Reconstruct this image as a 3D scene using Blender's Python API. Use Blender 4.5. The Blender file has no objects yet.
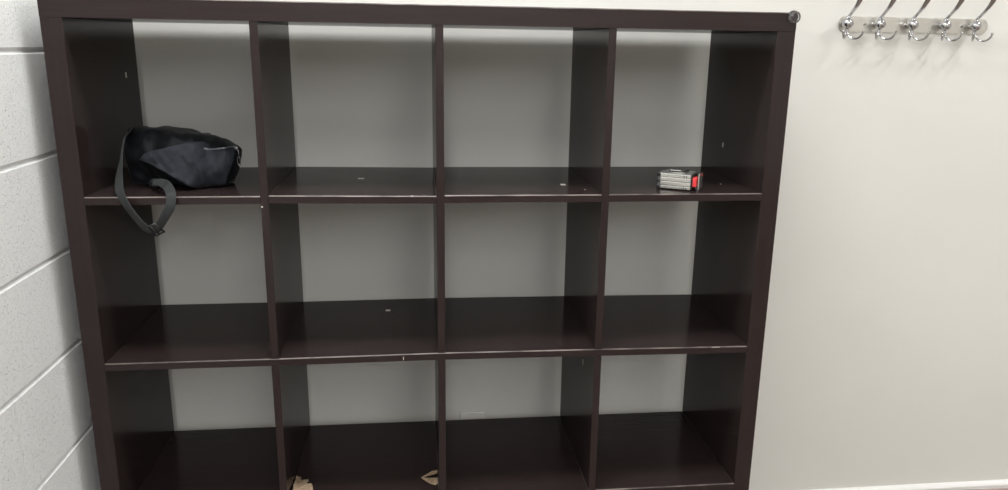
import bpy, bmesh, math, random
from mathutils import Vector, Matrix, noise
from mathutils.bvhtree import BVHTree

random.seed(7)
C = bpy.context.scene.collection
PI = math.pi

# ------------------------------------------------------------------ helpers
def link(name, me, mats, parent=None):
    o = bpy.data.objects.new(name, me)
    for m in (mats if isinstance(mats, (list, tuple)) else [mats]):
        me.materials.append(m)
    C.objects.link(o)
    if parent:
        o.parent = parent
    return o

def obj(name, bm, mats, parent=None, smooth=False, org=None):
    if org is not None:
        bmesh.ops.translate(bm, verts=bm.verts, vec=-Vector(org))
    bmesh.ops.recalc_face_normals(bm, faces=bm.faces)
    me = bpy.data.meshes.new(name)
    bm.to_mesh(me); bm.free()
    if smooth:
        me.polygons.foreach_set('use_smooth', [True] * len(me.polygons))
    o = link(name, me, mats, parent)
    if org is not None:
        o.location = org
    return o

def tag(o, label, cat, group=None):
    o['label'] = label; o['category'] = cat
    if group: o['group'] = group
    return o

def thing(name, label, cat, loc=(0, 0, 0), rotz=0.0, group=None):
    o = bpy.data.objects.new(name, None)
    o.empty_display_size = 0.05
    C.objects.link(o)
    o.location = loc; o.rotation_euler = (0, 0, rotz)
    return tag(o, label, cat, group)

def struct(name, bm, mats, smooth=False):
    o = obj(name, bm, mats, None, smooth)
    o['kind'] = 'structure'
    return o

def box(bm, x0, x1, y0, y1, z0, z1, bev=0.0, seg=2, mi=0):
    r = bmesh.ops.create_cube(bm, size=1.0)
    vs = r['verts']
    for v in vs:
        v.co = Vector(((x0 + x1) / 2 + v.co.x * (x1 - x0), (y0 + y1) / 2 + v.co.y * (y1 - y0), (z0 + z1) / 2 + v.co.z * (z1 - z0)))
    fs = {f for v in vs for f in v.link_faces}
    for f in fs: f.material_index = mi
    if bev > 0:
        es = list({e for v in vs for e in v.link_edges})
        bmesh.ops.bevel(bm, geom=es, offset=bev, segments=seg, affect='EDGES', profile=0.5)

def catmull(pts, n):
    P = [Vector(p) for p in pts]
    P = [2 * P[0] - P[1]] + P + [2 * P[-1] - P[-2]]
    out = []
    for i in range(1, len(P) - 2):
        a, b, c, d = P[i - 1], P[i], P[i + 1], P[i + 2]
        for k in range(n):
            t = k / n
            out.append(0.5 * ((2 * b) + (c - a) * t + (2 * a - 5 * b + 4 * c - d) * t * t + (3 * b - a - 3 * c + d) * t ** 3))
    out.append(P[-2])
    return out

def lerp_list(vals, n):
    out = []
    for i in range(len(vals) - 1):
        for k in range(n):
            t = k / n
            out.append(vals[i] * (1 - t) + vals[i + 1] * t)
    out.append(vals[-1])
    return out

def sweep(bm, path, half_w, half_t, wdir, n=12, power=2.0, cap=True):
    """sweep an elliptical or boxy section along path; half sizes and width directions per point"""
    rings = []
    L = len(path)
    for i, p in enumerate(path):
        t = (path[min(i + 1, L - 1)] - path[max(i - 1, 0)]).normalized()
        w = Vector(wdir[i]); w = (w - t * w.dot(t)).normalized()
        b = t.cross(w)
        hw, ht = half_w[i], half_t[i]
        ring = []
        for k in range(n):
            a = 2 * PI * k / n
            c, s = math.cos(a), math.sin(a)
            c = math.copysign(abs(c) ** (2 / power), c); s = math.copysign(abs(s) ** (2 / power), s)
            ring.append(bm.verts.new(p + w * hw * c + b * ht * s))
        rings.append(ring)
    for i in range(L - 1):
        for k in range(n):
            bm.faces.new((rings[i][k], rings[i][(k + 1) % n], rings[i + 1][(k + 1) % n], rings[i + 1][k]))
    if cap:
        bm.faces.new(rings[0]); bm.faces.new(rings[-1][::-1])

def tube(bm, pts, r, n=10, sub=6, smooth=True):
    path = catmull(pts, sub) if smooth else [Vector(p) for p in pts]
    rr = r if isinstance(r, list) else [r] * len(pts)
    if smooth: rr = lerp_list(rr, sub)
    sweep(bm, path, rr, rr, [(0.31, 0.2, 0.93)] * len(path), n)

def ball(bm, c, r, u=24, v=14, sc=(1, 1, 1)):
    q = bmesh.ops.create_uvsphere(bm, u_segments=u, v_segments=v, radius=r)
    for w in q['verts']:
        w.co = Vector((w.co.x * sc[0] + c[0], w.co.y * sc[1] + c[1], w.co.z * sc[2] + c[2]))

def cyl(bm, a, b, r0, r1=None, n=20):
    r1 = r0 if r1 is None else r1
    a, b = Vector(a), Vector(b)
    sweep(bm, [a, b], [r0, r1], [r0, r1], [(0.31, 0.2, 0.93)] * 2, n)

def poly_prism(bm, pts, z0, z1, bev=0.0, mi=0, seg=2):
    lo = [bm.verts.new((x, y, z0)) for x, y in pts]
    hi = [bm.verts.new((x, y, z1)) for x, y in pts]
    n = len(pts)
    fs = [bm.faces.new(lo[::-1]), bm.faces.new(hi)]
    for i in range(n):
        fs.append(bm.faces.new((lo[i], lo[(i + 1) % n], hi[(i + 1) % n], hi[i])))
    for f in fs: f.material_index = mi
    if bev:
        es = list({e for f in fs[:2] for e in f.edges})
        bmesh.ops.bevel(bm, geom=es, offset=bev, segments=seg, affect='EDGES', profile=0.5)

# ------------------------------------------------------------------ materials
def mat(name, col=(0.5, 0.5, 0.5), rough=0.5, metal=0.0, spec=0.5):
    m = bpy.data.materials.new(name); m.use_nodes = True
    b = m.node_tree.nodes['Principled BSDF']
    b.inputs['Base Color'].default_value = (*col, 1)
    b.inputs['Roughness'].default_value = rough
    b.inputs['Metallic'].default_value = metal
    b.inputs['Specular IOR Level'].default_value = spec
    return m

def nd(m, t, **k):
    n = m.node_tree.nodes.new(t)
    for a, v in k.items():
        if a in n.inputs: n.inputs[a].default_value = v
        else: setattr(n, a, v)
    return n

def ln(m, a, ao, b, bi):
    m.node_tree.links.new(a.outputs[ao], b.inputs[bi])

def coords(m, scale=(1, 1, 1), out='Object', rot=(0, 0, 0)):
    tc = nd(m, 'ShaderNodeTexCoord'); mp = nd(m, 'ShaderNodeMapping')
    mp.inputs['Scale'].default_value = scale
    mp.inputs['Rotation'].default_value = rot
    ln(m, tc, out, mp, 'Vector')
    return mp

def noise_col(m, c0, c1, scale, vec=None, detail=4, lo=0.35, hi=0.65, inp='Base Color'):
    b = m.node_tree.nodes['Principled BSDF']
    vec = vec or coords(m)
    n = nd(m, 'ShaderNodeTexNoise', Scale=scale, Detail=detail)
    ln(m, vec, 'Vector', n, 'Vector')
    r = nd(m, 'ShaderNodeValToRGB')
    r.color_ramp.elements[0].position = lo; r.color_ramp.elements[1].position = hi
    r.color_ramp.elements[0].color = (*c0, 1); r.color_ramp.elements[1].color = (*c1, 1)
    ln(m, n, 'Fac', r, 'Fac'); ln(m, r, 'Color', b, inp)
    return n

def bump(m, scale, strength, dist, vec=None, detail=4, tex='noise'):
    b = m.node_tree.nodes['Principled BSDF']
    vec = vec or coords(m)
    n = nd(m, 'ShaderNodeTexNoise', Scale=scale, Detail=detail)
    ln(m, vec, 'Vector', n, 'Vector')
    bp = nd(m, 'ShaderNodeBump', Strength=strength, Distance=dist)
    ln(m, n, 'Fac', bp, 'Height'); ln(m, bp, 'Normal', b, 'Normal')
    return bp

def wood(name, scale):
    m = mat(name, (0.02, 0.012, 0.01), 0.30, 0, 0.0)
    v = coords(m, scale)
    noise_col(m, WOOD_A, WOOD_B, 1.0, v, 6, 0.3, 0.7)
    bp = bump(m, 1.0, 0.10, 0.0003, v, 6)
    # thin dull lacquer: a weak Fresnel coat over the stain
    nt = m.node_tree
    fr = nd(m, 'ShaderNodeFresnel', IOR=1.45); k = nd(m, 'ShaderNodeMath', operation='MULTIPLY'); k.inputs[1].default_value = 0.62
    gl = nd(m, 'ShaderNodeBsdfGlossy', Roughness=0.15); mx = nd(m, 'ShaderNodeMixShader')
    ln(m, fr, 0, k, 0); ln(m, k, 0, mx, 0); ln(m, nt.nodes['Principled BSDF'], 0, mx, 1); ln(m, gl, 0, mx, 2)
    ln(m, mx, 0, nt.nodes['Material Output'], 0)
    return m

WOOD_A = (0.0225, 0.0150, 0.0145); WOOD_B = (0.0275, 0.0185, 0.0180)
M = {}
M['wood_x'] = wood('black_brown_wood_along_x', (6, 160, 160))
M['wood_z'] = wood('black_brown_wood_along_z', (160, 160, 6))
M['wear'] = mat('worn_edge', (0.06, 0.045, 0.04), 0.45)
noise_col(M['wear'], (0.035, 0.024, 0.020), (0.17, 0.135, 0.12), 1.0, coords(M['wear'], (14, 5, 14)), 5, 0.36, 0.66)
M['chip'] = mat('white_chip', (0.58, 0.54, 0.49), 0.6)

m = M['paint'] = mat('off_white_wall_paint', (0.76, 0.745, 0.71), 0.55, 0, 0.3)
noise_col(m, (0.662, 0.650, 0.612), (0.687, 0.675, 0.637), 2.2, None, 3)
bump(m, 180, 0.08, 0.001)

m = M['block'] = mat('painted_concrete_block', (0.81, 0.815, 0.80), 0.6, 0, 0.3)
b = m.node_tree.nodes['Principled BSDF']
mp = coords(m)
n1 = nd(m, 'ShaderNodeTexNoise', Scale=190.0, Detail=3.0, Roughness=0.5)
ln(m, mp, 'Vector', n1, 'Vector')
r1 = nd(m, 'ShaderNodeValToRGB')
r1.color_ramp.elements[0].position = 0.31; r1.color_ramp.elements[1].position = 0.40
ln(m, n1, 'Fac', r1, 'Fac')                                   # pits
n2 = nd(m, 'ShaderNodeTexNoise', Scale=420.0, Detail=3.0)
ln(m, mp, 'Vector', n2, 'Vector')
r2 = nd(m, 'ShaderNodeValToRGB')
r2.color_ramp.elements[0].position = 0.58; r2.color_ramp.elements[1].position = 0.75
ln(m, n2, 'Fac', r2, 'Fac')                                   # paint nibs
# faint vertical joints of a running bond
sx = nd(m, 'ShaderNodeSeparateXYZ'); ln(m, mp, 'Vector', sx, 'Vector')
cb = nd(m, 'ShaderNodeCombineXYZ')
ay = nd(m, 'ShaderNodeMath', operation='ADD'); ay.inputs[1].default_value = 10 * 0.4064 - 0.003
az = nd(m, 'ShaderNodeMath', operation='ADD'); az.inputs[1].default_value = 10 * 0.2032 - 1.380
ln(m, sx, 'Y', ay, 0); ln(m, sx, 'Z', az, 0); ln(m, ay, 0, cb, 'X'); ln(m, az, 0, cb, 'Y')
br = nd(m, 'ShaderNodeTexBrick', Scale=1.0)
br.offset = 0.5; br.offset_frequency = 2
br.inputs['Mortar Size'].default_value = 0.0045; br.inputs['Mortar Smooth'].default_value = 0.9
br.inputs['Brick Width'].default_value = 0.4064; br.inputs['Row Height'].default_value = 0.2032
ln(m, cb, 'Vector', br, 'Vector')
a1 = nd(m, 'ShaderNodeMath', operation='MULTIPLY_ADD'); a1.inputs[1].default_value = 0.9
ln(m, r1, 'Color', a1, 0); 
k2 = nd(m, 'ShaderNodeMath', operation='MULTIPLY'); k2.inputs[1].default_value = 0.5
ln(m, r2, 'Color', k2, 0); ln(m, k2, 0, a1, 2)
a2 = nd(m, 'ShaderNodeMath', operation='MULTIPLY_ADD'); a2.inputs[1].default_value = -0.28
ln(m, br, 'Fac', a2, 0); ln(m, a1, 0, a2, 2)
bp = nd(m, 'ShaderNodeBump', Strength=0.75, Distance=0.0030)
ln(m, a2, 0, bp, 'Height'); ln(m, bp, 'Normal', b, 'Normal')

M['trim'] = mat('white_trim_paint', (0.80, 0.79, 0.77), 0.4)
M['trimbody'] = mat('pinkish_beige_baseboard_paint', (0.42, 0.34, 0.32), 0.45)
m = M['floor'] = mat('brown_floor', (0.25, 0.16, 0.12), 0.5)
noise_col(m, (0.18, 0.14, 0.115), (0.24, 0.185, 0.15), 60, None, 4)
m = M['ceiling'] = mat('white_ceiling_tile', (0.82, 0.82, 0.81), 0.8)
bump(m, 120, 0.2, 0.002)
M['plate'] = mat('ivory_plastic', (0.72, 0.70, 0.66), 0.35)
M['slot'] = mat('dark_slot', (0.02, 0.02, 0.02), 0.6)

def fabric(name, c0, c1, rough):
    m = mat(name, c0, rough, 0, 0.18)
    noise_col(m, c0, c1, 55, None, 4)
    b = m.node_tree.nodes['Principled BSDF']
    b.inputs['Sheen Weight'].default_value = 0.05
    b.inputs['Sheen Roughness'].default_value = 0.4
    bump(m, 900, 0.25, 0.0006, None, 2)
    return m
M['nylon'] = fabric('black_nylon', (0.0045, 0.005, 0.0065), (0.0070, 0.0078, 0.0100), 0.55)
M['panel'] = fabric('charcoal_nylon', (0.019, 0.021, 0.027), (0.026, 0.029, 0.036), 0.7)
M['web'] = fabric('grey_webbing', (0.022, 0.024, 0.025), (0.032, 0.034, 0.034), 0.7)
M['zip'] = mat('zip_tape', (0.12, 0.13, 0.15), 0.4)
M['blackplastic'] = mat('black_plastic', (0.012, 0.012, 0.013), 0.35)
M['chrome'] = mat('polished_chrome', (0.50, 0.50, 0.51), 0.10, 1.0)
M['gunmetal'] = mat('dark_metal', (0.16, 0.16, 0.165), 0.3, 1.0)
M['steel'] = mat('brushed_steel', (0.64, 0.62, 0.575), 0.36, 1.0)
bump(M['steel'], 1.0, 0.12, 0.0004, coords(M['steel'], (20, 900, 900)))
M['silver'] = mat('silver_plated_plastic', (0.56, 0.55, 0.515), 0.27, 0.8)
M['silverdark'] = mat('grey_satin_plastic', (0.20, 0.20, 0.195), 0.35, 0.5)
M['rubber'] = mat('black_rubber', (0.012, 0.012, 0.012), 0.6)
M['red'] = mat('red_plastic', (0.72, 0.045, 0.05), 0.35)
m = M['clear'] = mat('clear_plastic', (0.97, 0.97, 0.98), 0.03)
m.node_tree.nodes['Principled BSDF'].inputs['Transmission Weight'].default_value = 1.0
m.node_tree.nodes['Principled BSDF'].inputs['IOR'].default_value = 1.49
m = M['card'] = mat('tan_cardboard', (0.60, 0.49, 0.36), 0.8)
noise_col(m, (0.26, 0.175, 0.105), (0.44, 0.33, 0.225), 110, None, 5)
M['cardedge'] = mat('white_torn_paper', (0.85, 0.82, 0.76), 0.8)

# ------------------------------------------------------------------ dimensions (metres)
FZ = 0.011            # floor level
YW = 0.43             # face of the back wall
XL = -0.032           # face of the block wall
XR, YF, ZC = 4.3, -7.4, 2.72

# ------------------------------------------------------------------ the room
bm = bmesh.new(); box(bm, XL - 0.2, XR + 0.2, YF - 0.2, YW + 0.2, FZ - 0.1, FZ); struct('floor', bm, M['floor'])
bm = bmesh.new(); box(bm, XL - 0.2, XR + 0.2, YF - 0.2, YW + 0.2, ZC, ZC + 0.1); struct('ceiling', bm, M['ceiling'])
bm = bmesh.new(); box(bm, XL - 0.2, XR + 0.2, YW, YW + 0.15, FZ, ZC); struct('wall_back', bm, M['paint'])
bm = bmesh.new(); box(bm, XR, XR + 0.15, YF, YW, FZ, ZC); struct('wall_right', bm, M['paint'])
bm = bmesh.new(); box(bm, XL - 0.2, XR + 0.2, YF - 0.15, YF, FZ, ZC); struct('wall_front', bm, M['paint'])
# block wall: tooled bed joints are real grooves running along the wall
bm = bmesh.new()
zs = []
j = [1.380 + 0.2032 * k for k in range(-8, 9)]
prof = [(XL, FZ)]
for z in j:
    if FZ + 0.02 < z < ZC - 0.02:
        for k in range(9):
            a = PI * k / 8
            prof.append((XL - 0.0050 * math.sin(a) ** 0.8, z - 0.0062 * math.cos(a)))
prof.append((XL, ZC))
ny = 200
ys = [YF + (YW - YF) * i / ny for i in range(ny + 1)]
rows = []
for (x, z) in prof:
    rows.append([bm.verts.new((x + (0.0006 * noise.noise((y * 9, z * 9, 0)) if x < XL else 0), y,
                               z + 0.0022 * noise.noise((y * 7, z * 2, 3.1)) * (1 if FZ < z < ZC else 0))) for y in ys])
for a, b2 in zip(rows[:-1], rows[1:]):
    for i in range(ny):
        bm.faces.new((a[i], a[i + 1], b2[i + 1], b2[i]))
# the body of the wall behind the face
bk = [bm.verts.new((XL - 0.15, y, z)) for y, z in ((YF, FZ), (YW, FZ), (YW, ZC), (YF, ZC))]
bm.faces.new(bk)
bm.faces.new([bk[0]] + [r[0] for r in rows] + [bk[3]])
bm.faces.new(([bk[1]] + [r[-1] for r in rows] + [bk[2]])[::-1])
bm.faces.new([bk[0], bk[1]] + rows[0][::-1]); bm.faces.new([bk[3], bk[2]] + rows[-1][::-1])
wl = struct('wall_left', bm, M['block'], True)
wl.data.set_sharp_from_angle(angle=math.radians(28))
# baseboard along the back wall: white moulded cap over a pinkish body
bm = bmesh.new()
pr = [(0, 0), (0.013, 0), (0.013, 0.066), (0.0105, 0.069), (0.0105, 0.0735), (0.0125, 0.0765), (0.0125, 0.081), (0.009, 0.0865), (0.004, 0.0905), (0, 0.0915)]
x0, x1 = XL, XR
va = [bm.verts.new((x0, YW - y, FZ + z)) for y, z in pr]; vb = [bm.verts.new((x1, YW - y, FZ + z)) for y, z in pr]
for i in range(len(pr)):
    f = bm.faces.new((va[i], va[(i + 1) % len(pr)], vb[(i + 1) % len(pr)], vb[i]))
    f.material_index = 1 if i < 3 else 0
bm.faces.new(va); bm.faces.new(vb[::-1])
struct('baseboard_back', bm, [M['trim'], M['trimbody']])

# outlet plate low on the back wall behind the bookcase
t = thing('wall_outlet', 'pale outlet cover plate low on the white wall behind the bookcase', 'outlet', (0.843, YW, 0.35))
bm = bmesh.new(); box(bm, -0.035, 0.035, -0.006, 0, -0.0585, 0.0565, 0.0022); obj('cover_plate', bm, M['plate'], t)
bm = bmesh.new()
for zc in (-0.02, 0.02):
    box(bm, -0.017, 0.017, -0.0072, -0.0055, zc - 0.0145, zc + 0.0145, 0.0008)
obj('receptacle', bm, M['plate'], t)

# ------------------------------------------------------------------ bookcase
U = 0.0
shelf_unit = thing('bookcase', 'large black-brown open cube bookcase standing against the white wall', 'bookcase', (0.745, 0.195, FZ))
ORG = Vector((0.745, 0.195, FZ))
DEP = 0.39
CX = [(0.05, 0.3855), (0.4015, 0.7385), (0.7545, 1.086), (1.102, 1.44)]
F = 0.039

def board(name, x0, x1, z0, z1, m, parent=shelf_unit, dz=lambda x: 0, wear=True, y0=0.0, y1=DEP, ends=True):
    """horizontal board whose front top edge (and ends) is a small worn chamfer"""
    c = 0.0020
    prof = [(y0, z0), (y0, z1 - c), (y0 + c, z1), (y1, z1), (y1, z0)]
    bm = bmesh.new()
    n = 16
    xs = [x0 + (x1 - x0) * i / n for i in range(n + 1)]
    if ends: xs = [xs[0], xs[0] + 0.0011] + xs[1:-1] + [xs[-1] - 0.0011, xs[-1]]
    R_ = []
    for i, x in enumerate(xs):
        e = 0.0009 if ends and i in (0, len(xs) - 1) else 0
        wob = 0.0005 * noise.noise((x * 31, z1 * 9, 1.7)) if wear else 0
        R_.append([bm.verts.new((x, y, z + dz(x) - (e if k in (1, 2, 3) else 0) + (wob if k == 1 else 0))) for k, (y, z) in enumerate(prof)])
    for i in range(len(xs) - 1):
        for k in range(5):
            f = bm.faces.new((R_[i][k], R_[i][(k + 1) % 5], R_[i + 1][(k + 1) % 5], R_[i + 1][k]))
            if wear and (k == 1 or (k == 2 and ends and i in (0, len(xs) - 2))): f.material_index = 1
    bm.faces.new(R_[0]); bm.faces.new(R_[-1][::-1])
    for v in bm.verts: v.co -= ORG
    return obj(name, bm, [m, M['wear']], parent)

def upright(name, x0, x1, z0, z1, parent=shelf_unit, bev=0.0009):
    bm = bmesh.new(); box(bm, x0, x1, 0, DEP, z0, z1, bev, 1)
    for v in bm.verts: v.co -= ORG
    return obj(name, bm, M['wood_z'], parent)

XO0, XO1 = 0.05 - F, 1.44 + F
top = board('top_panel', XO0, XO1, 1.4415, 1.44 + F, M['wood_x'], ends=False)
board('bottom_panel', XO0, XO1, 0.05 - F, 0.05, M['wood_x'], ends=False)
side_l = upright('side_panel', XO0, 0.05, 0.05, 1.4415)
side_r = upright('side_panel', 1.44, XO1, 0.05, 1.4415)
# the full-width middle shelf has a slight bow
pts = [(0.05, -0.0003), (0.39, 0.0002), (0.745, 0.0028), (1.094, 0.0010), (1.44, -0.0020)]
def bow(x):
    for (a, da), (b_, db) in zip(pts[:-1], pts[1:]):
        if x <= b_:
            t_ = (x - a) / (b_ - a); return da + (db - da) * t_
    return pts[-1][1]
mid = board('middle_shelf', 0.05, 1.44, 0.737, 0.753, M['wood_x'], dz=bow)
div_up, div_lo, cells_up, cells_lo = [], [], [], []
for i in range(3):
    a, b_ = CX[i][1], CX[i + 1][0]
    div_up.append(upright('divider', a, b_, 0.753 + bow((a + b_) / 2), 1.4415))
    div_lo.append(upright('divider', a, b_, 0.05, 0.737 + bow((a + b_) / 2)))
DZ = [(-0.0014, -0.001), (0.0, -0.0026), (-0.0012, -0.0016), (-0.0012, -0.0008)]
for i in range(4):
    a, b_ = CX[i]
    d0, d1 = DZ[i]
    cells_up.append(board('shelf', a, b_, 1.0885, 1.1045, M['wood_x'], dz=lambda x, a=a, b_=b_, d0=d0, d1=d1: d0 + (d1 - d0) * (x - a) / (b_ - a)))
    cells_lo.append(board('shelf', a, b_, 0.3855, 0.4015, M['wood_x']))

def chip(parent, x0, x1, y0, y1, z0, z1):
    bm = bmesh.new(); box(bm, x0, x1, y0, y1, z0, z1, min(x1 - x0, y1 - y0, z1 - z0) * 0.3, 1)
    for v in bm.verts: v.co -= ORG
    o = obj('chipped_spot', bm, M['chip'], parent)
    o['label'] = 'small pale chipped spot'
def spot(parent, c, s):
    chip(parent, *(q for cc, ss in zip(c, s) for q in (cc - ss, cc + ss)))
spot(side_l, (0.05, 0.308, 1.325), (0.0006, 0.004, 0.006))
spot(side_r, (1.44, 0.2475, 1.178), (0.0006, 0.003, 0.0055))
spot(div_lo[2], (1.086, 0.118, 0.675), (0.0005, 0.0022, 0.007))
spot(div_up[0], (0.3878, 0.0, 1.0813), (0.0018, 0.0005, 0.0016))
spot(cells_up[1], (0.571, 0.215, 1.1032), (0.0068, 0.0075, 0.0005))
spot(cells_up[2], (1.0247, 0.124, 1.1031), (0.0055, 0.0085, 0.0005))
spot(cells_up[2], (1.062, 0.060, 1.1030), (0.0012, 0.002, 0.0003))
spot(cells_up[1], (0.688, 0.001, 1.1020), (0.003, 0.0006, 0.0006))
spot(cells_up[3], (1.392, 0.12, 1.1036), (0.0011, 0.003, 0.0003))
spot(mid, (0.621, 0.300, 0.7546), (0.0060, 0.0065, 0.0005))
spot(mid, (1.366, 0.0006, 0.7502), (0.010, 0.0006, 0.0005))
spot(mid, (0.664, 0.0, 0.7455), (0.0007, 0.0004, 0.0036))
spot(top, (1.394, 0.0006, 1.4770), (0.006, 0.0005, 0.0005))

# clear corner bumper, stuck on the bookcase's upper right corner
bm = bmesh.new()
cc = Vector((1.471, 0.0, 1.4700))
ball(bm, cc, 0.0135, 28, 18, (1.0, 0.62, 1.0))
tor = []
for k in range(25):
    a = PI * 0.62 + (2 * PI * 0.86) * k / 24
    tor.append(cc + Vector((0.0098 * math.cos(a), -0.0060, 0.0098 * math.sin(a))))
sweep(bm, tor, [0.0028] * 25, [0.0028] * 25, [(0, 1, 0)] * 25, 10)
for v in bm.verts: v.co -= ORG
o = obj('corner_guard', bm, M['clear'], shelf_unit, True)
o['label'] = 'clear plastic corner guard on the upper right corner'

# ------------------------------------------------------------------ bag
ZS = 1.1034
BO = Vector((0.21, 0.13, ZS))
bag = thing('bag', 'small black nylon sling bag slumped on the upper left shelf, strap hanging over the edge', 'bag', BO)
#      x      ztop   zbot   yfront yback
ST = [(0.0930, 1.2150, 1.1250, 0.118, 0.165),
      (0.0980, 1.2200, 1.1100, 0.106, 0.180),
      (0.121, 1.2240, 1.1062, 0.098, 0.198),
      (0.160, 1.2250, 1.1045, 0.086, 0.208),
      (0.200, 1.2235, 1.1042, 0.072, 0.210),
      (0.240, 1.2160, 1.1040, 0.068, 0.206),
      (0.275, 1.2050, 1.1040, 0.082, 0.198),
      (0.300, 1.1940, 1.1055, 0.098, 0.186),
      (0.314, 1.1860, 1.1290, 0.114, 0.174),
      (0.3220, 1.1790, 1.1560, 0.128, 0.160)]
NS, NR = 6, 40
cols = [lerp_list([s[k] for s in ST], NS) for k in range(5)]
bm = bmesh.new()
rings = []
for x, zt, zb, yf, yb in zip(*cols):
    cy, cz, hy, hz = (yf + yb) / 2, (zt + zb) / 2, (yb - yf) / 2, (zt - zb) / 2
    ring = []
    for k in range(NR):
        a = 2 * PI * k / NR
        c, s = math.cos(a), math.sin(a)
        c = math.copysign(abs(c) ** 0.78, c); s = math.copysign(abs(s) ** 0.70, s)
        y, z = cy + hy * c, cz + hz * s
        # a sagging top: the back leans away
        y += 0.012 * max(0, s)
        # hollow under the front flap on the left half
        if c < 0 and x < 0.25:
            w = max(0, min(1, (0.25 - x) / 0.10)) * max(0, min(1, (1.165 - z) / 0.03))
            y += 0.022 * w * (-c)
        # cloth folds
        n_ = noise.noise((x * 26, y * 20 + 4, z * 30))
        n2_ = noise.noise((x * 60 + z * 45, y * 40, z * 22 - x * 15))
        rg_ = 1 - abs(noise.noise((x * 34 + z * 20, z * 12 - x * 16, y * 16)))
        d = 0.0042 * n_ + 0.0018 * n2_ + 0.0060 * (rg_ ** 4 - 0.4)
        z2 = z + d * s
        ring.append(bm.verts.new((x, y + d * c * 1.2, max(z2, ZS + 0.0006))))
    rings.append(ring)
for a, b_ in zip(rings[:-1], rings[1:]):
    for k in range(NR):
        bm.faces.new((a[k], a[(k + 1) % NR], b_[(k + 1) % NR], b_[k]))
for rg, sgn in ((rings[0], -1), (rings[-1], 1)):
    cen = bm.verts.new(sum((v.co for v in rg), Vector()) / NR + Vector((0.003 * sgn, 0, 0)))
    for k in range(NR):
        bm.faces.new((rg[k], rg[(k + 1) % NR], cen) if sgn < 0 else (rg[(k + 1) % NR], rg[k], cen))
bmesh.ops.recalc_face_normals(bm, faces=bm.faces)
bvh = BVHTree.FromBMesh(bm)
obj('body', bm, M['nylon'], bag, True, None)
bag.children[0].data.transform(Matrix.Translation(-BO))
ob = bag.children[0].modifiers.new('s', 'SUBSURF'); ob.levels = ob.render_levels = 1

def on_bag(x, z, off):
    h, nrm, i, d = bvh.ray_cast(Vector((x, -0.3, z)), Vector((0, 1, 0)))
    return (h.y - off) if h else None
# front flap: a stiff charcoal panel lying over the front, free along its lower left edge
PX = [(0.1345, 1.1655), (0.1480, 1.1790), (0.1660, 1.1850), (0.1850, 1.1890), (0.2120, 1.1965), (0.2363, 1.2015), (0.2600, 1.2005), (0.2670, 1.1900),
      (0.2720, 1.1845), (0.2901, 1.1826), (0.3160, 1.1826), (0.3150, 1.1620), (0.3050, 1.1340), (0.2950, 1.1100), (0.2725, 1.1062), (0.2461, 1.1056),
      (0.2102, 1.1290), (0.1820, 1.1457), (0.1536, 1.1582)]
bm = bmesh.new()
pv = [bm.verts.new((x, 0, z)) for x, z in PX]
bm.faces.new(pv)
bmesh.ops.triangulate(bm, faces=bm.faces)
for _ in range(4):
    bmesh.ops.subdivide_edges(bm, edges=bm.edges, cuts=1, use_grid_fill=True)
last = 0.09
for v in bm.verts:
    x, z = v.co.x, v.co.z
    y = on_bag(x, z, 0.0042)
    if y is None:
        y = on_bag(min(x, 0.305), max(z, 1.115), 0.0035) or 0.10
    # the flap does not follow the hollow beneath it
    if x < 0.262:
        t_ = min(1, max(0, (0.262 - x) / 0.03))
        flat = 0.080 + 0.10 * max(0, 0.20 - x) * 0.6 + 0.20 * max(0, z - 1.17) - 0.016 * math.sin(PI * min(1, max(0, (x - 0.135) / 0.14))) - 0.010 * max(0, (1.16 - z) / 0.05)
        y = y * (1 - t_) + min(y, flat) * t_
    # one soft crease running down from the flap's upper corner
    dcr = (x - 0.262) + 0.25 * (z - 1.19)
    y += 0.0030 * math.exp(-(dcr / 0.006) ** 2) - 0.002 * math.exp(-((dcr + 0.018) / 0.012) ** 2)
    y += 0.0022 * noise.noise((x * 60 + z * 45, 2, z * 35)) + 0.0018 * (1 - abs(noise.noise((x * 30 - z * 22, 7, z * 18 + x * 12)))) ** 5
    v.co.y = y
fl = obj('front_flap', bm, M['panel'], bag, True)
fl.data.transform(Matrix.Translation(-BO))
fl['label'] = 'charcoal front flap'
sm = fl.modifiers.new('t', 'SOLIDIFY'); sm.thickness = 0.0028; sm.offset = 0
# zip along the upper right edge of the flap
zp = []
for x, z in [(0.262, 1.1880), (0.270, 1.1858), (0.280, 1.1848), (0.290, 1.1855), (0.300, 1.1862), (0.310, 1.1858), (0.319, 1.1845)]:
    y = on_bag(x, z, 0.0035) or 0.125
    zp.append((x, y, z))
bm = bmesh.new()
path = catmull(zp, 5)
sweep(bm, path, [0.0020] * len(path), [0.0012] * len(path), [(0, 0.1, 1)] * len(path), 8)
zo = obj('zipper', bm, M['zip'], bag, True); zo.data.transform(Matrix.Translation(-BO))
e = Vector(zp[-1])
bm = bmesh.new()
box(bm, e.x - 0.003, e.x + 0.004, e.y - 0.004, e.y + 0.002, e.z - 0.004, e.z + 0.003, 0.001)
tube(bm, [e + Vector((0.003, -0.003, -0.002)), e + Vector((0.0055, -0.005, -0.010)), e + Vector((0.0045, -0.005, -0.019))], 0.0012, 8)
tor = [e + Vector((0.0045 + 0.0030 * math.cos(a), -0.005, -0.0265 + 0.0085 * math.sin(a))) for a in [2 * PI * k / 16 for k in range(17)]]
sweep(bm, tor, [0.0012] * 17, [0.0012] * 17, [(0, 1, 0)] * 17, 8, cap=False)
box(bm, e.x + 0.0022, e.x + 0.0072, e.y - 0.0060, e.y - 0.0040, e.z - 0.0385, e.z - 0.0345, 0.0006)
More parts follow.
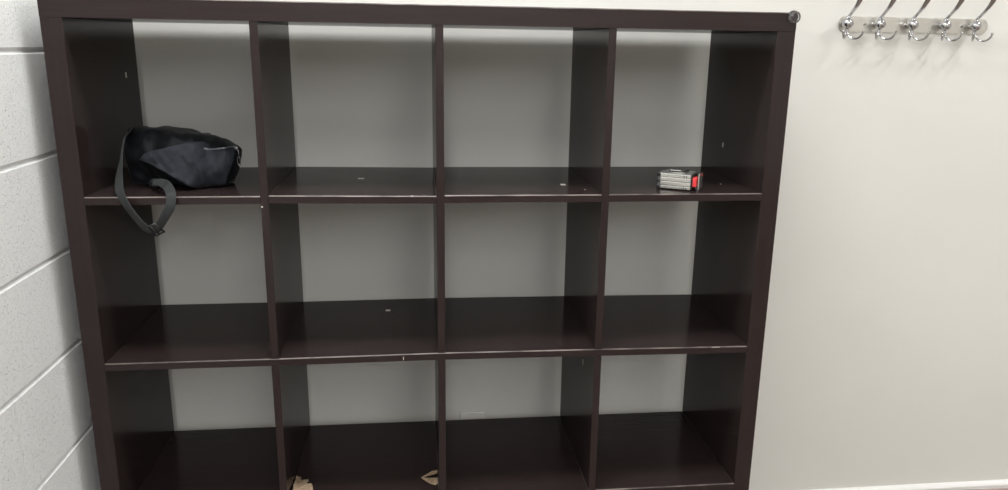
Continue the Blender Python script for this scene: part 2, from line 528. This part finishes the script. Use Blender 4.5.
zo2 = obj('zipper_pull', bm, M['gunmetal'], bag, True); zo2.data.transform(Matrix.Translation(-BO))
# strap: flat webbing falling over the shelf's front edge and looping back under the bag
SP = [((0.1105, 0.130, 1.2235), (0.2, -1, 0.1)), ((0.1070, 0.088, 1.2060), (0.35, -0.9, 0.1)), ((0.1065, 0.060, 1.1690), (0.45, -0.9, 0.0)),
      ((0.1085, 0.032, 1.1370), (0.75, -0.6, 0.0)), ((0.1180, 0.002, 1.1135), (0.85, -0.5, 0.0)), ((0.1335, -0.014, 1.0896), (0.80, -0.5, 0.3)),
      ((0.1515, -0.020, 1.0640), (0.70, -0.55, 0.5)), ((0.1680, -0.022, 1.0450), (0.5, -0.5, 0.8)), ((0.1860, -0.025, 1.0420), (0.0, -0.55, 0.9)),
      ((0.2040, -0.025, 1.0650), (-0.6, -0.55, 0.6)), ((0.2165, -0.018, 1.0900), (-0.85, -0.5, 0.2)), ((0.2155, -0.006, 1.1130), (-0.85, -0.4, -0.3)),
      ((0.2000, 0.020, 1.1240), (-0.45, -0.7, -0.75)), ((0.1810, 0.046, 1.1245), (0.0, -0.9, -0.4)), ((0.1640, 0.066, 1.1200), (0.3, -1, -0.25)), ((0.1540, 0.088, 1.1120), (0.7, -0.7, -0.1)), ((0.152, 0.110, 1.1075), (1, -0.2, 0)), ((0.154, 0.13, 1.1060), (1, 0, 0))]
path = catmull([p for p, w in SP], 8)
wd = lerp_list([Vector(w) for p, w in SP], 8)
bm = bmesh.new()
sweep(bm, path, [0.0095] * len(path), [0.0011] * len(path), wd, 12, 6.0)
so = obj('strap', bm, M['web'], bag, True); so.data.transform(Matrix.Translation(-BO))
so['label'] = 'dark grey webbing strap'
# slide adjuster at the bottom of the loop
bm = bmesh.new()
c0 = Vector((0.1860, -0.025, 1.0420)); tx = (Vector(SP[9][0]) - Vector(SP[7][0])).normalized()
wv = Vector((0.0, -0.55, 0.9)); wv = (wv - tx * wv.dot(tx)).normalized(); bv = tx.cross(wv)
for s in (-1, 1):
    cyl(bm, c0 + tx * 0.009 * s - wv * 0.015, c0 + tx * 0.009 * s + wv * 0.015, 0.0020, n=10)
    cyl(bm, c0 + wv * 0.0135 * s - tx * 0.010, c0 + wv * 0.0135 * s + tx * 0.010, 0.0020, n=10)
cyl(bm, c0 - wv * 0.013 + bv * 0.0022, c0 + wv * 0.013 + bv * 0.0022, 0.0018, n=10)
bo_ = obj('buckle', bm, M['blackplastic'], so, True); bo_.data.transform(Matrix.Translation(-BO))

# ------------------------------------------------------------------ tape measure, lying on its side
TA = math.radians(-32)
ZT = 1.1036
tape = thing('tape_measure', 'silver and black tape measure with a red tab lying on the upper right shelf', 'tape measure', (1.2890, 0.0290, ZT), TA)
# local frame: x to the left of the corner along the long front face is negative, y goes back, z up
H = 0.0372
L_, W_ = 0.0745, 0.066
def outline(inset, w=W_):
    pts = [(-L_ + inset, inset), (-inset, inset), (-inset, w * 0.88)]
    r = w * 0.55
    for k in range(1, 10):
        a = PI / 2 * k / 9
        pts.append((-inset - 0.010 - (L_ * 0.35) * math.sin(a) * 1.0, w - inset - 0.008 * (1 - math.sin(a))))
    for k in range(0, 9):
        a = PI / 2 * k / 8
        pts.append((-L_ * 0.55 - (L_ * 0.45 - inset) * math.sin(a), w * 0.5 + (w * 0.5 - inset) * math.cos(a)))
    return pts
bm = bmesh.new(); poly_prism(bm, outline(0.0012), 0.0012, H - 0.0012, 0.002); obj('case', bm, M['silverdark'], tape)
# silver plated ridges along the front face
bm = bmesh.new()
for z0, z1, y in ((0.0018, 0.0092, -0.0012), (0.0088, 0.0182, -0.0019), (0.0178, 0.0272, -0.0019), (0.0268, 0.0352, -0.0012)):
    box(bm, -L_ + 0.006, -0.0005, y, 0.006, z0, z1, 0.0016, 2)
obj('front_plate', bm, M['silver'], tape)
for xx in (-0.010, -0.0155):
    for z in (0.0052, 0.0300):
        bm = bmesh.new(); box(bm, xx - 0.0009, xx + 0.0009, -0.0022, 0.0, z - 0.0022, z + 0.0022, 0.0004, 1)
        obj('grip_notch', bm, M['rubber'], tape)
bm = bmesh.new()
for z0, z1 in ((0.0010, 0.0080), (0.0150, 0.0200), (0.0270, 0.0352)):
    box(bm, -L_ - 0.0015, -L_ + 0.0065, -0.0016, 0.022, z0, z1, 0.0018, 2)
obj('corner_bumper', bm, M['rubber'], tape)
# silver disc plate on the upper side, and a black belt clip held on it
bm = bmesh.new()
poly_prism(bm, [(-L_ * 0.52 + 0.026 * math.cos(2 * PI * k / 40), W_ * 0.48 + 0.0255 * math.sin(2 * PI * k / 40)) for k in range(40)], H - 0.0016, H + 0.0006, 0.0006)
obj('side_disc', bm, M['silver'], tape)
bm = bmesh.new()
box(bm, -0.054, -0.016, 0.014, 0.036, H + 0.0026, H + 0.0050, 0.0007, 2)
box(bm, -0.022, -0.014, 0.018, 0.038, H + 0.0002, H + 0.0042, 0.0012, 2)
box(bm, -0.054, -0.049, 0.014, 0.036, H + 0.0006, H + 0.0046, 0.0007, 2)
obj('belt_clip', bm, M['blackplastic'], tape)
bm = bmesh.new(); box(bm, -0.052, -0.026, 0.0128, 0.0142, H + 0.0028, H + 0.0046, 0.0005, 1)
obj('clip_edge', bm, M['silver'], tape)
# recess, red lock tab and the blade's hook at the mouth
bm = bmesh.new(); box(bm, -0.004, 0.0022, 0.004, 0.050, 0.0040, 0.0335, 0.0012, 1); obj('mouth', bm, M['rubber'], tape)
bm = bmesh.new(); box(bm, -0.002, 0.0105, 0.0060, 0.0330, 0.0080, 0.0285, 0.0022, 2); obj('lock_tab', bm, M['red'], tape)
bm = bmesh.new()
box(bm, 0.0125, 0.0150, 0.0110, 0.0460, 0.0020, 0.0370, 0.0008, 1)
box(bm, 0.0000, 0.0130, 0.0300, 0.0420, 0.0165, 0.0177, 0.0004, 1)
obj('end_hook', bm, M['silver'], tape)
bm = bmesh.new(); box(bm, 0.0148, 0.0164, 0.0300, 0.0400, 0.0315, 0.0345, 0.0007, 1); obj('hook_tip', bm, M['red'], tape)

# ------------------------------------------------------------------ coat rack
RZ = 1.4722
rack = thing('coat_hook_rail', 'stainless steel coat hook rail with five chrome triple hooks, mounted high on the white wall', 'coat rack', (2.0067, YW, RZ))
bm = bmesh.new()
hw, hh = 0.2115, 0.0195
pl = []
for k in range(13):
    a = -PI / 2 + PI * k / 12
    pl.append((hw - 0.016 + 0.016 * math.cos(a), hh * math.sin(a)))
for k in range(13):
    a = PI / 2 + PI * k / 12
    pl.append((-hw + 0.016 + 0.016 * math.cos(a), hh * math.sin(a)))
poly_prism(bm, pl, 0.0, 0.003, 0.0008)
bmesh.ops.rotate(bm, verts=bm.verts, cent=(0, 0, 0), matrix=Matrix.Rotation(PI / 2, 3, 'X'))
obj('backplate', bm, M['steel'], rack)
for x in (1.8690 - 2.0067, 2.1430 - 2.0067):
    bm = bmesh.new()
    cyl(bm, (x, -0.0028, 0), (x, -0.0048, 0), 0.0042, 0.0030, 16)
    sc_ = obj('screw', bm, M['steel'], rack)
    bm = bmesh.new(); box(bm, x - 0.0030, x + 0.0030, -0.0052, -0.0044, -0.0006, 0.0006); box(bm, x - 0.0006, x + 0.0006, -0.0052, -0.0044, -0.0030, 0.0030)
    obj('screw_slot', bm, M['slot'], sc_)
def hook(x):
    r = bpy.data.objects.new('triple_hook', None)
    bm = bmesh.new()
    # boss: a round knob on a short neck
    cyl(bm, (0, -0.002, 0.0), (0, -0.016, 0.0), 0.0085, 0.0075, 20)
    ball(bm, (0, -0.0240, 0.0008), 0.0142, 28, 18)
    me_ob = obj('triple_hook', bm, M['chrome'], rack, True)
    me_ob.location = (x, 0, 0)
    bpy.data.objects.remove(r)
    # upper arm: a blade that widens as it rises outward
    bm = bmesh.new()
    pts_ = [(0, -0.0215, 0.010), (0, -0.0245, 0.0175), (0, -0.041, 0.0290), (0, -0.061, 0.0450), (0, -0.077, 0.064), (0, -0.086, 0.084), (0, -0.091, 0.096)]
    path = catmull(pts_, 6)
    wv_ = lerp_list([0.0050, 0.0036, 0.0042, 0.0062, 0.0080, 0.0085, 0.0060], 6)
    tv_ = lerp_list([0.0050, 0.0034, 0.0030, 0.0030, 0.0028, 0.0026, 0.0026], 6)
    sweep(bm, path, wv_, tv_, [(1, 0, 0)] * len(path), 14, 2.4)
    ball(bm, (0, -0.091, 0.097), 0.0085, 18, 12)
    cyl(bm, (0, -0.0215, 0.0105), (0, -0.0235, 0.0165), 0.0064, 0.0056, 16)
    obj('upper_arm', bm, M['chrome'], me_ob, True)
    # two small lower hooks splayed to either side
    for sg in (-1, 1):
        bm = bmesh.new()
        a = math.radians(37) * sg
        d = Vector((math.sin(a), -math.cos(a), 0))
        base = Vector((0.0022 * sg, -0.0235, 0.0))
        pts_ = [base + Vector((0, 0, -0.008)), base + Vector((0, 0, -0.022)), base + d * 0.004 + Vector((0, 0, -0.0300)), base + d * 0.016 + Vector((0, 0, -0.0370)),
                base + d * 0.030 + Vector((0, 0, -0.0350)), base + d * 0.0385 + Vector((0, 0, -0.0265)), base + d * 0.0410 + Vector((0, 0, -0.0185))]
        tube(bm, pts_, 0.0026, 10, 6)
        ball(bm, pts_[-1], 0.0031, 14, 10)
        obj('lower_hook', bm, M['chrome'], me_ob, True)
for x in (1.8104, 1.8995, 1.9908, 2.0825, 2.1690):
    hook(x - 2.0067)

# ------------------------------------------------------------------ torn scraps on the lower shelf
def scrap(name, label, pts, z, lift, seed, loc):
    """torn piece of card: irregular outline, curled, with a torn white rim"""
    bm = bmesh.new()
    vs = [bm.verts.new((x, y, 0)) for x, y in pts]
    f = bm.faces.new(vs)
    r = bmesh.ops.inset_region(bm, faces=[f], thickness=0.0016)
    for g in r['faces']: g.material_index = 1
    bmesh.ops.triangulate(bm, faces=bm.faces)
    bmesh.ops.subdivide_edges(bm, edges=bm.edges, cuts=2)
    for v in bm.verts:
        x, y = v.co.x, v.co.y
        v.co.z = lift(x, y) + 0.0013 * noise.noise((x * 90 + seed, y * 90, 0)) + 0.0018
    sol = bmesh.ops.solidify(bm, geom=bm.faces, thickness=0.0012)
    zmin = min(v.co.z for v in bm.verts)
    for v in bm.verts: v.co.z += 0.0004 - zmin
    o = obj(name, bm, [M['card'], M['cardedge']])
    o.location = (*loc, z)
    return o
o = scrap('torn_cardboard', '', [(-0.022, 0.004), (-0.010, 0.001), (-0.0095, -0.012), (-0.002, -0.014), (0.0085, -0.011), (0.010, -0.020), (0.007, -0.032), (0.016, -0.040), (0.0225, -0.050),
          (0.027, -0.075), (0.020, -0.100), (-0.010, -0.108), (-0.021, -0.090), (-0.0185, -0.062), (-0.021, -0.045), (-0.020, -0.020)],
          0.4015, lambda x, y: 0.006 * math.exp(-((y + 0.05) / 0.04) ** 2) + 0.22 * max(0, -x - 0.008) + (0.004 if y < -0.045 + 0.2 * x else 0), 1.0, (0.4245, 0.118))
tag(o, 'ragged torn tan cardboard piece on the low shelf, against the first divider from the left', 'cardboard')
bm = bmesh.new()
tip = bm.verts.new((-0.031, 0.000, 0.0030))
def sheet(pts):
    v = [bm.verts.new(p) for p in pts]
    for a, b_ in zip(v[:-1], v[1:]): bm.faces.new((tip, a, b_))
sheet([(-0.018, -0.0170, 0.0014), (-0.006, -0.0290, 0.0012), (0.002, -0.0360, 0.0030), (0.0078, -0.0270, 0.0016), (0.0082, -0.0120, 0.0012), (0.0078, 0.0000, 0.0012)])
sheet([(0.0076, 0.0040, 0.0105), (0.0080, 0.0130, 0.0130), (-0.004, 0.0150, 0.0110), (-0.016, 0.0085, 0.0070)])
bmesh.ops.subdivide_edges(bm, edges=bm.edges, cuts=2)
for v in bm.verts:
    v.co.z += 0.0007 * noise.noise(v.co * 140) + 0.0006
bmesh.ops.solidify(bm, geom=bm.faces, thickness=0.0009)
for v in bm.verts:
    v.co.z = max(v.co.z, 0.0003)
o = obj('torn_cardboard', bm, M['card']); o.location = (0.7285, 0.087, 0.4015)
tag(o, 'small folded cardboard scrap on the low shelf, left of the middle divider', 'cardboard')

# ------------------------------------------------------------------ ceiling lights, some of them added unseen fill
def troffer(x, y, p, label, hx=0.15, hy=0.31):
    """recessed ceiling fixture: a frame and its lamp"""
    t = thing('ceiling_light', label, 'ceiling light', (x, y, ZC), 0, 'recessed ceiling lights')
    bm = bmesh.new()
    for a in ((-hx, hx, -hy, 0.02 - hy), (-hx, hx, hy - 0.02, hy), (-hx, 0.02 - hx, 0.02 - hy, hy - 0.02), (hx - 0.02, hx, 0.02 - hy, hy - 0.02)):
        box(bm, *a, -0.014, 0.0, 0.002, 1)
    obj('frame', bm, M['trim'], t)
    ld = bpy.data.lights.new('lamp', 'AREA'); ld.shape = 'RECTANGLE'; ld.size = 2 * hx - 0.06; ld.size_y = 2 * hy - 0.06
    ld.energy = p; ld.color = LC
    lo = bpy.data.objects.new('lamp', ld); C.objects.link(lo); lo.parent = t; lo.location = (0, 0, -0.012)
LC = (0.98, 0.995, 1.0)
troffer(0.62, -0.42, 34.0, 'recessed ceiling light above the bookcase', 0.60, 0.17)
troffer(3.05, -0.42, 26.0, 'recessed ceiling light to the right of the hook rail', 0.09, 0.31)
troffer(0.60, -1.90, 15.0, 'added unseen fill light on the ceiling just behind the viewer')  # added fill lamp, brightens the block wall beside the bookcase without a shadow
for y, p, wh in ((-3.3, 11.5, 'first'), (-4.5, 17.5, 'second'), (-5.7, 19.5, 'third'), (-6.8, 17.0, 'fourth')):  # added rows of unseen lamps that lift and soften the light inside the cells
    for x, k, col in ((0.45, 1.0, 'next to the block wall'), (1.75, 1.0, 'in the middle'), (3.05, 0.8, 'on the far side')):
        troffer(x, y, p * k, 'added unseen ceiling fill light %s, in the %s row behind the viewer' % (col, wh), 0.15, 0.50)

w = bpy.data.worlds.new('World'); bpy.context.scene.world = w
w.use_nodes = True
w.node_tree.nodes['Background'].inputs[0].default_value = (0.02, 0.02, 0.02, 1)

# ------------------------------------------------------------------ camera
right = Vector((0.99277687, -0.11882688, 0.01656074))
up = Vector((0.01466444, 0.25718382, 0.96625123))
fwd = Vector((0.11907578, 0.95902902, -0.25706867))
cd = bpy.data.cameras.new('camera'); co = bpy.data.objects.new('camera', cd); C.objects.link(co)
co.matrix_world = Matrix(((right.x, up.x, -fwd.x, 0.7014931), (right.y, up.y, -fwd.y, -1.6392169), (right.z, up.z, -fwd.z, 1.4081908), (0, 0, 0, 1)))
cd.sensor_width = 36.0; cd.lens = 802.72 / 1008 * 36.0
cd.shift_x = -11.76 / 1008; cd.shift_y = 12.15 / 1008
cd.clip_start = 0.02
bpy.context.scene.camera = co
vs = bpy.context.scene.view_settings
vs.view_transform = 'Standard'; vs.look = 'None'; vs.gamma = 1.0; vs.exposure = 0.02
vs.use_curve_mapping = False
